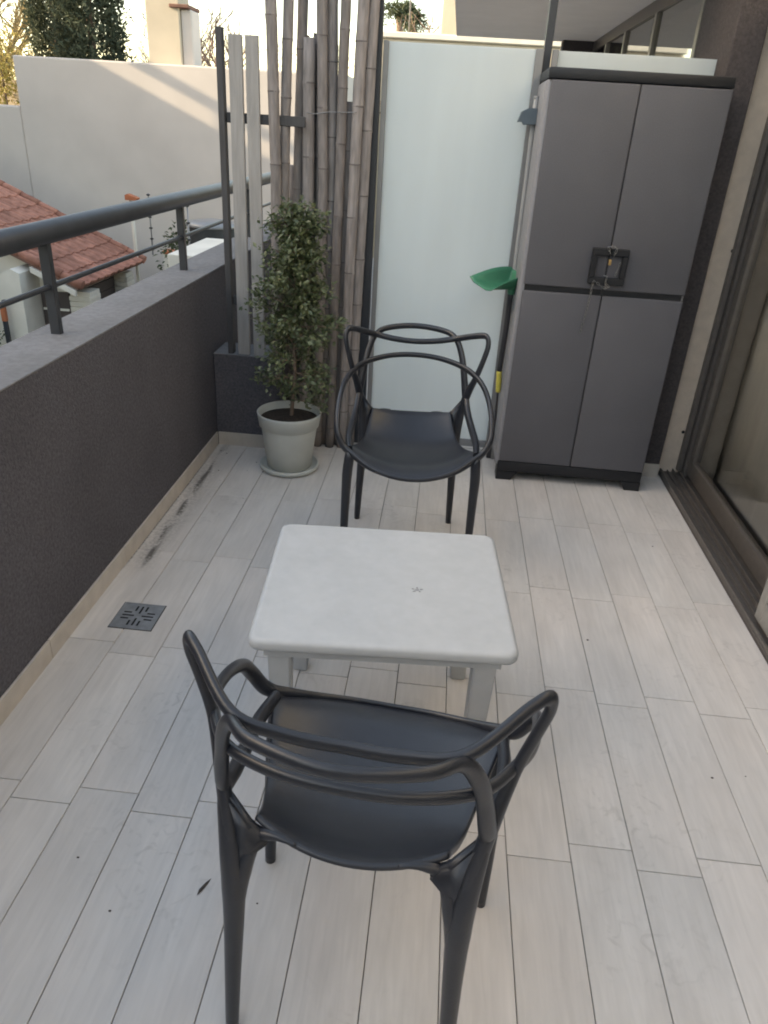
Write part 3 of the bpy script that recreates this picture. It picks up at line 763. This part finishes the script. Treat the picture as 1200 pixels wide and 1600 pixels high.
# sunlit building to the right, above the glass
b2 = thing('cream_building', 'sunlit cream building with flat parapet seen above the frosted glass', 'building', (0, 22, GZ))
MB().box(-2.4, 9, 0, 5, 0, 6.98, .03, 1).build('wall', 'plaster_cream', b2)
MB().box(-2.45, 9.1, -.08, .1, 6.985, 7.12, .02, 1).build('coping', 'house_white', b2)
MB().box(-.74, -.26, .6, 3.5, 7.13, 9.4, .02, 1).build('stair_tower', 'plaster_cream', b2)
for k in range(3):
    MB().box(.7+1.5*k, 1.3+1.5*k, -.02, .02, 5.6, 6.7).build('window', 'door_brown', b2)
an = MB().tube([(-1.55,.5,7.0), (-1.55,.5,8.5), (-1.55,.5,9.6)], .02, 6, 1)
an.tube([(-1.95,.5,8.3), (-1.55,.5,8.3), (-1.15,.5,8.3)], .01, 5, 1); an.tube([(-1.15,.5,8.3), (-1.15,.5,8.8), (-1.15,.5,9.3)], .01, 5, 1)
an.build('antenna_mast', 'frame_grey', b2)

# tiled house on the left
hs = thing('tiled_house', 'low white house with red tiled roof below the railing', 'house', (0, 0, GZ))
SL = .445
EX, EZ = -5.60, -.80
rf = MB()
XR = -11.0
def roof_z(x): return EZ + SL*(EX-x)
rf.prism([(EX, EZ-.09-GZ), (EX, EZ-.03-GZ), (XR, roof_z(XR)-.03-GZ), (XR, roof_z(XR)-.09-GZ)], 2.55, 'y', 11.15)
roof = rf.build('roof', 'roof_under', hs)
# one roof tile: flat pan with two rolls
def roof_tile_mesh():
    bm = bmesh.new(); prof = [(-.125,.0),(-.105,.028),(-.075,.034),(-.045,.022),(-.03,.006),(.03,.004),(.06,.010),(.09,.022),(.112,.014),(.125,.0)]
    A = [bm.verts.new((0, u, z+.028)) for u, z in prof]; B = [bm.verts.new((.42, u, z+.004)) for u, z in prof]
    D = [bm.verts.new((0, u, z-.0)) for u, z in prof]
    for i in range(len(prof)-1):
        f = bm.faces.new((A[i], A[i+1], B[i+1], B[i])); bm.faces.new((D[i], D[i+1], A[i+1], A[i]))
    bmesh.ops.recalc_face_normals(bm, faces=bm.faces)
    me = bpy.data.meshes.new('roof_tile'); bm.to_mesh(me); bm.free(); me.materials.append(M['roof_tile']); return me
rtm = roof_tile_mesh()
ang = math.atan(SL); ca, sa = math.cos(ang), math.sin(ang)
for c in range(9):
    for r in range(11):
        s0 = -.06+r*.34
        x = EX - s0*ca; z = EZ + s0*sa - GZ - .025
        y = 11.26+c*.262+.13
        inst('roof_tile', rtm, roof, (x, y, z+rnd.uniform(-.004,.004)), (0, -ang, math.pi+rnd.uniform(-.012,.012)))
# verge tiles along both gables
vt = MB().tube([(0,0,0), (.2,0,.0), (.40,0,.0)], [.075,.07,.062], 8, 1).mesh('verge_tile'); vt.materials.append(M['roof_tile'])
for yy in (11.20, 13.72):
    for r in range(12):
        s0 = -.06+r*.34; inst('verge_tile', vt, roof, (EX-s0*ca, yy, EZ+s0*sa-GZ+.0), (0, -ang, math.pi))
# walls of the tiled house
MB().box(-11, -5.95, 11.45, 13.5, 0, roof_z(-5.95)-.12-GZ).build('wall', 'house_white', hs)
MB().prism([(-11, 2.0), (-5.951, 2.0), (-5.951, roof_z(-5.95)-.12-GZ), (-11, roof_z(-11)-.12-GZ)], 2.05, 'y', 11.452).build('gable', 'house_white', hs)
MB().prism([(EX-.03, EZ-.10-GZ), (-6.30, roof_z(-6.30)-.10-GZ), (-6.30, roof_z(-6.30)-.18-GZ), (EX-.03, EZ-.18-GZ)], .06, 'y', 11.10).build('barge_board', 'house_white', hs)
# brown garage door facing the balcony, each board a piece
gd = bpy.data.objects.new('garage_door', None); col.objects.link(gd); gd.parent = hs
for k in range(14):
    MB().box(-5.935, -5.90, 11.85, 13.12, .05+k*.165, .05+k*.165+.158, .004, 1).build('board', 'door_brown', gd)
# pillars of white painted brick
def brick_pillar(x0, x1, y0, y1, z1):
    pl_ = MB().box(x0+.015, x1-.015, y0+.015, y1-.015, 0, z1).build('pillar', 'brick_white', hs)
    n = int((z1-1.0)/.085)
    me = MB().box(x0, x1, y0, y1, 0, .074, .006, 1).mesh('brick'); me.materials.append(M['brick_white'])
    for k in range(n): inst('brick', me, pl_, (rnd.uniform(-.008,.008), rnd.uniform(-.008,.008), 1.0+k*.085))
brick_pillar(-5.90, -5.55, 11.42, 11.80, 2.42)
brick_pillar(-5.93, -5.68, 13.16, 13.48, 2.42)
# louvred gate beside it
lg_ = bpy.data.objects.new('louvred_gate', None); col.objects.link(lg_); lg_.parent = hs
MB().box(-6.36, -5.91, 11.42, 11.44, 0, 2.40).build('back_panel', 'door_brown', lg_)
for k in range(5):
    MB().box(-6.34, -5.92, 11.395, 11.418, .95+k*.29, .95+k*.29+.032).build('slat', 'house_white', lg_)
# white wing with small orange roof
wg = MB(); wg.prism([(-7.35, .0), (-6.37, .0), (-6.37, 2.74), (-6.50, 2.80), (-6.86, 2.62), (-6.95, 2.45), (-7.35, 2.40)], .9, 'y', 10.9); wg.build('wing_wall', 'house_white', hs)
wr = MB().prism([(-7.9, 2.5), (-6.93, 2.5), (-6.90, 2.70), (-7.9, 2.95)], .55, 'y', 10.55).build('wing_roof', 'roof_under', hs)
for k in range(4):
    for r in range(2):
        inst('roof_tile', rtm, wr, (-7.0-k*.25, 10.62+r*.28, 2.70+k*.07), (0, R(-14), math.pi))
# dark pole with orange top before the white wing
ln_ = thing('orange_top_pole', 'small dark pole with orange top before the white wall', 'lantern', (-6.62, 10.75, GZ))
MB().box(-.03, .03, -.03, .03, 0, 2.05, .004, 1).build('post', 'dark_steel', ln_)
MB().box(-.035, .035, -.035, .035, 2.05, 2.28, .006, 1).build('body', 'rust_orange', ln_)
MB().tube([(0,0,2.28), (.0,0,2.34), (.07,0,2.36), (.12,0,2.32)], .018, 6, 3).build('bracket', 'dark_steel', ln_)

# garden wall with coping and electric fence posts
gw = thing('garden_wall', 'pale garden wall with terracotta coping beyond the parapet', 'wall', (0, 14.4, GZ))
MB().box(-5.45, -2.4, 0, .2, 0, 2.60).build('wall', 'house_white', gw)
for k in range(10):
    MB().box(-5.45+k*.305, -5.45+k*.305+.30, -.04, .24, 2.602, 2.66, .008, 1).build('coping_tile', 'rust_orange', gw)
MB().box(-5.0, -2.4, -2.0, -1.8, 0, 2.42).build('low_wall', 'house_white', gw)
def fence_post(x, y, z0, z1, lab):
    f = thing('electric_fence_post', lab, 'fence post', (x, y, z0), 0, 'electric fence posts')
    MB().tube([(0,0,0), (0,0,(z1-z0)/2), (0,0,z1-z0)], .014, 6, 1).build('rod', 'frame_grey', f)
    n = 6
    for k in range(n):
        z = .08+(z1-z0-.12)*k/(n-1)
        MB().lathe([(.02,0),(.035,.008),(.035,.022),(.02,.03)], 8, (0,0,z)).build('insulator', 'insulator', f)
fence_post(-4.10, 12.0, -1.0, .36, 'thin fence post with black insulators beside the second railing post')
fence_post(-5.45, 13.9, -.75, .30, 'thin faint fence post rising in front of the blank wall')
tk = thing('roof_tank', 'dark grey lidded tank beyond the parapet near the slats', 'tank', (-4.05, 13.1, -.70))
MB().lathe([(.36,0),(.38,.05),(.40,.60),(.42,.62)], 28).build('body', 'tank', tk)
MB().lathe([(.44,.621),(.45,.65),(.40,.70),(.1,.74)], 28).build('lid', 'frame_grey', tk)
MB().box(-.6, .6, -.6, .6, -2.7, -.002).build('base', 'house_white', tk)
rd = thing('roof_cowl', 'small terracotta ridge cowl peeking over the handrail', 'roof cowl', (-5.65, 13.6, -.20))
MB().tube([(0,0,-2.0), (0,0,0), (0,0,.40)], .035, 8, 1).build('pipe', 'house_white', rd)
MB().prism([(-.08,.40),(.12,.40),(.14,.44),(-.04,.50),(-.08,.48)], .14, 'y', -.07).build('cap', 'rust_orange', rd)
wr_ = MB().box(-3.95, -2.9, 10.6, 12.4, -1.6, -.17, .01, 1).build('flat_roof', 'house_white')
tag(wr_, 'small white flat roof just beyond the parapet by the slats', 'roof')
# shrub by the tank and along the street side
def shrub(name, loc, rx, rz, n, size, m, label, cat, seed, group=None):
    rn = random.Random(seed); t = thing(name, label, cat, loc, 0, group)
    cs = []
    lob = [(Vector((rn.uniform(-.55,.55)*rx, rn.uniform(-.55,.55)*rx, rn.uniform(.25,.85)*rz)), rn.uniform(.35,.55)) for _ in range(9)]
    for _ in range(n):
        c, s = rn.choice(lob); d = Vector((rn.gauss(0,1), rn.gauss(0,1), rn.gauss(0,1))).normalized()
        cs.append((c+Vector((d.x*rx*s, d.y*rx*s, d.z*rz*s*.8))*rn.uniform(.6,1)**.5, d))
    me = leaf_mesh(cs, size, rn, 1, size*.3); me.materials.append(M[m]); stuff(inst('crown', me, t))
    MB().tube([(0,0,-.3),(0.02,0,rz*.3),(0,0,rz*.6)], [.05,.04,.02], 6, 2).build('trunk', 'bark', t)
    return t
shrub('shrub', (-4.55, 13.0, -1.3), .45, 1.15, 700, .10, 'shrub_leaf', 'dark shrub beside the tank behind the second railing post', 'shrub', 11)
shrub('shrub', (-6.95, 10.55, -2.0), .35, .9, 500, .07, 'shrub_leaf', 'sparse climbing shrub on the white wall at the left edge', 'shrub', 12)
shrub('hedge', (-13.3, 23.6, 1.3), .9, 1.9, 1500, .12, 'hedge_yellow', 'yellow green hedge at the left edge above the lower wall', 'hedge', 13)

fw = MB().box(-18, -12.2, 24.0, 24.3, GZ, 2.2, .02, 1).build('boundary_wall', 'plaster_cream'); tag(fw, 'sunlit cream wall at the left edge under the hedge', 'wall')
# cypress
def cypress(loc, h, r, n, seed, label):
    rn = random.Random(seed); t = thing('cypress_tree', label, 'tree', loc)
    MB().tube([(0,0,0),(0,0,h*.4),(0,0,h*.9)], [.18,.12,.03], 8, 2).build('trunk', 'bark', t)
    cs = []
    cl = [(rn.uniform(0, 2*math.pi), rn.uniform(.05, .98), rn.uniform(.7, 1.12)) for _ in range(420)]
    for _ in range(n):
        a, v, k = rn.choice(cl)
        rr = r*k*(math.sin(math.pi*min(1, (v*.86+.14)))**.55)
        a += rn.gauss(0,.13); z = v*h+rn.gauss(0, h*.035); rr *= rn.uniform(.15, 1.0)**.45
        cs.append(((rr*math.cos(a), rr*math.sin(a), z), Vector((math.cos(a)*.35, math.sin(a)*.35, 1)).normalized()))
    me = leaf_mesh(cs, .17, rn, 1, .05, .08, .34); me.materials.append(M['cypress_leaf']); stuff(inst('crown', me, t))
cypress((-8.72, 19.6, GZ), 11.0, .86, 30000, 21, 'broad dense dark cypress rising behind the blank wall')
cypress((-10.05, 20.6, GZ), 10.0, .75, 17000, 22, 'narrower cypress at the left of the broad dark one')

# bare winter trees
def bare_tree(loc, h, seed, m, label, spread=.5, name='bare_tree'):
    rn = random.Random(seed); t = thing(name, label, 'tree', loc)
    mb = MB(); tw = MB()
    def grow(p, d, ln, r, lev):
        q = p+d*ln*.5+Vector((rn.gauss(0,.04), rn.gauss(0,.04), 0))*ln; e_ = p+d*ln+Vector((rn.gauss(0,.06), rn.gauss(0,.06), .03))*ln
        (mb if lev < 2 else tw).tube([p, q, e_], [r, r*.8, r*.6], 6 if lev < 2 else 3, 2, caps=False)
        if lev >= 5: return
        for k in range(4 if lev else 5):
            dd = (d+Vector((rn.gauss(0,spread), rn.gauss(0,spread), rn.gauss(.12,spread*.6)))).normalized()
            grow(p.lerp(e_, rn.uniform(.45, 1)), dd, ln*rn.uniform(.55,.78), r*.58, lev+1)
    grow(Vector((0,0,0)), Vector((0,0,1)), h*.42, h*.018, 0)
    mb.build('trunk', 'bark', t); stuff(tw.build('crown', m, t))
bare_tree((-14.6, 26.5, GZ), 10.3, 31, 'twig_yellow', 'bare yellowish winter tree at the top left corner')
bare_tree((-5.95, 20.5, GZ), 7.4, 32, 'twig', 'bare reddish winter tree between the chimney and the slats')
bare_tree((-5.0, 21.5, GZ), 7.2, 33, 'twig', 'bare reddish winter tree partly behind the grey slats')
bare_tree((-2.75, 30.0, GZ), 8.3, 34, 'twig', 'bare reddish winter tree seen between the bamboo tips')
# palms above the glass partition
def palm(loc, h, r, seed, label):
    rn = random.Random(seed); t = thing('palm_tree', label, 'tree', loc, 0, 'distant palms')
    MB().tube([(0,0,0),(.1,0,h*.5),(0,0,h)], [.25,.2,.16], 8, 3).build('trunk', 'bark', t)
    cs = []
    for k in range(34):
        a = rn.uniform(0, 6.28); el = rn.uniform(-.4, 1.2); d = Vector((math.cos(a)*math.cos(el), math.sin(a)*math.cos(el), math.sin(el)))
        for q in range(14):
            f = q/13; p = Vector((0,0,h))+d*r*f+Vector((0,0,-.5*r*f*f)); cs.append((p, d)); cs.append((p, d))
    me = leaf_mesh(cs, .34, rn, 1, .05, .3, .2); me.materials.append(M['palm_leaf']); stuff(inst('crown', me, t))
palm((-3.62, 45, GZ), 10.1, 1.15, 41, 'distant palm tree left of the antenna above the frosted glass')
palm((-3.05, 47, GZ), 10.2, .8, 42, 'smaller distant palm tree close to the antenna')

# unseen block added out of frame, shaped so its roof line throws the shade
cbk = thing('shade_block', 'plain block added out of view on the left to shade the balcony and far wall', 'building', (-14, 0, GZ))
H1 = 5.42-GZ
MB().box(-10, 0, 7.0, 18.6, 0, H1).build('wall', 'plaster_white', cbk)
MB().box(-10, 0, -40, 6.998, 0, 8.9-GZ).build('shade_tower', 'plaster_white', cbk)  # taller part added to keep sun off the balcony
MB().box(-.16, -.02, 7.01, 18.6, H1+.36, H1+.52).build('stripe_shadow_rail', 'plaster_white', cbk)  # beam added to throw the thin shadow stripe on the blank wall
for k in range(9): MB().box(-.12, -.06, 7.2+k*1.35, 7.26+k*1.35, H1, H1+.36).build('shadow_rail_post', 'plaster_white', cbk)
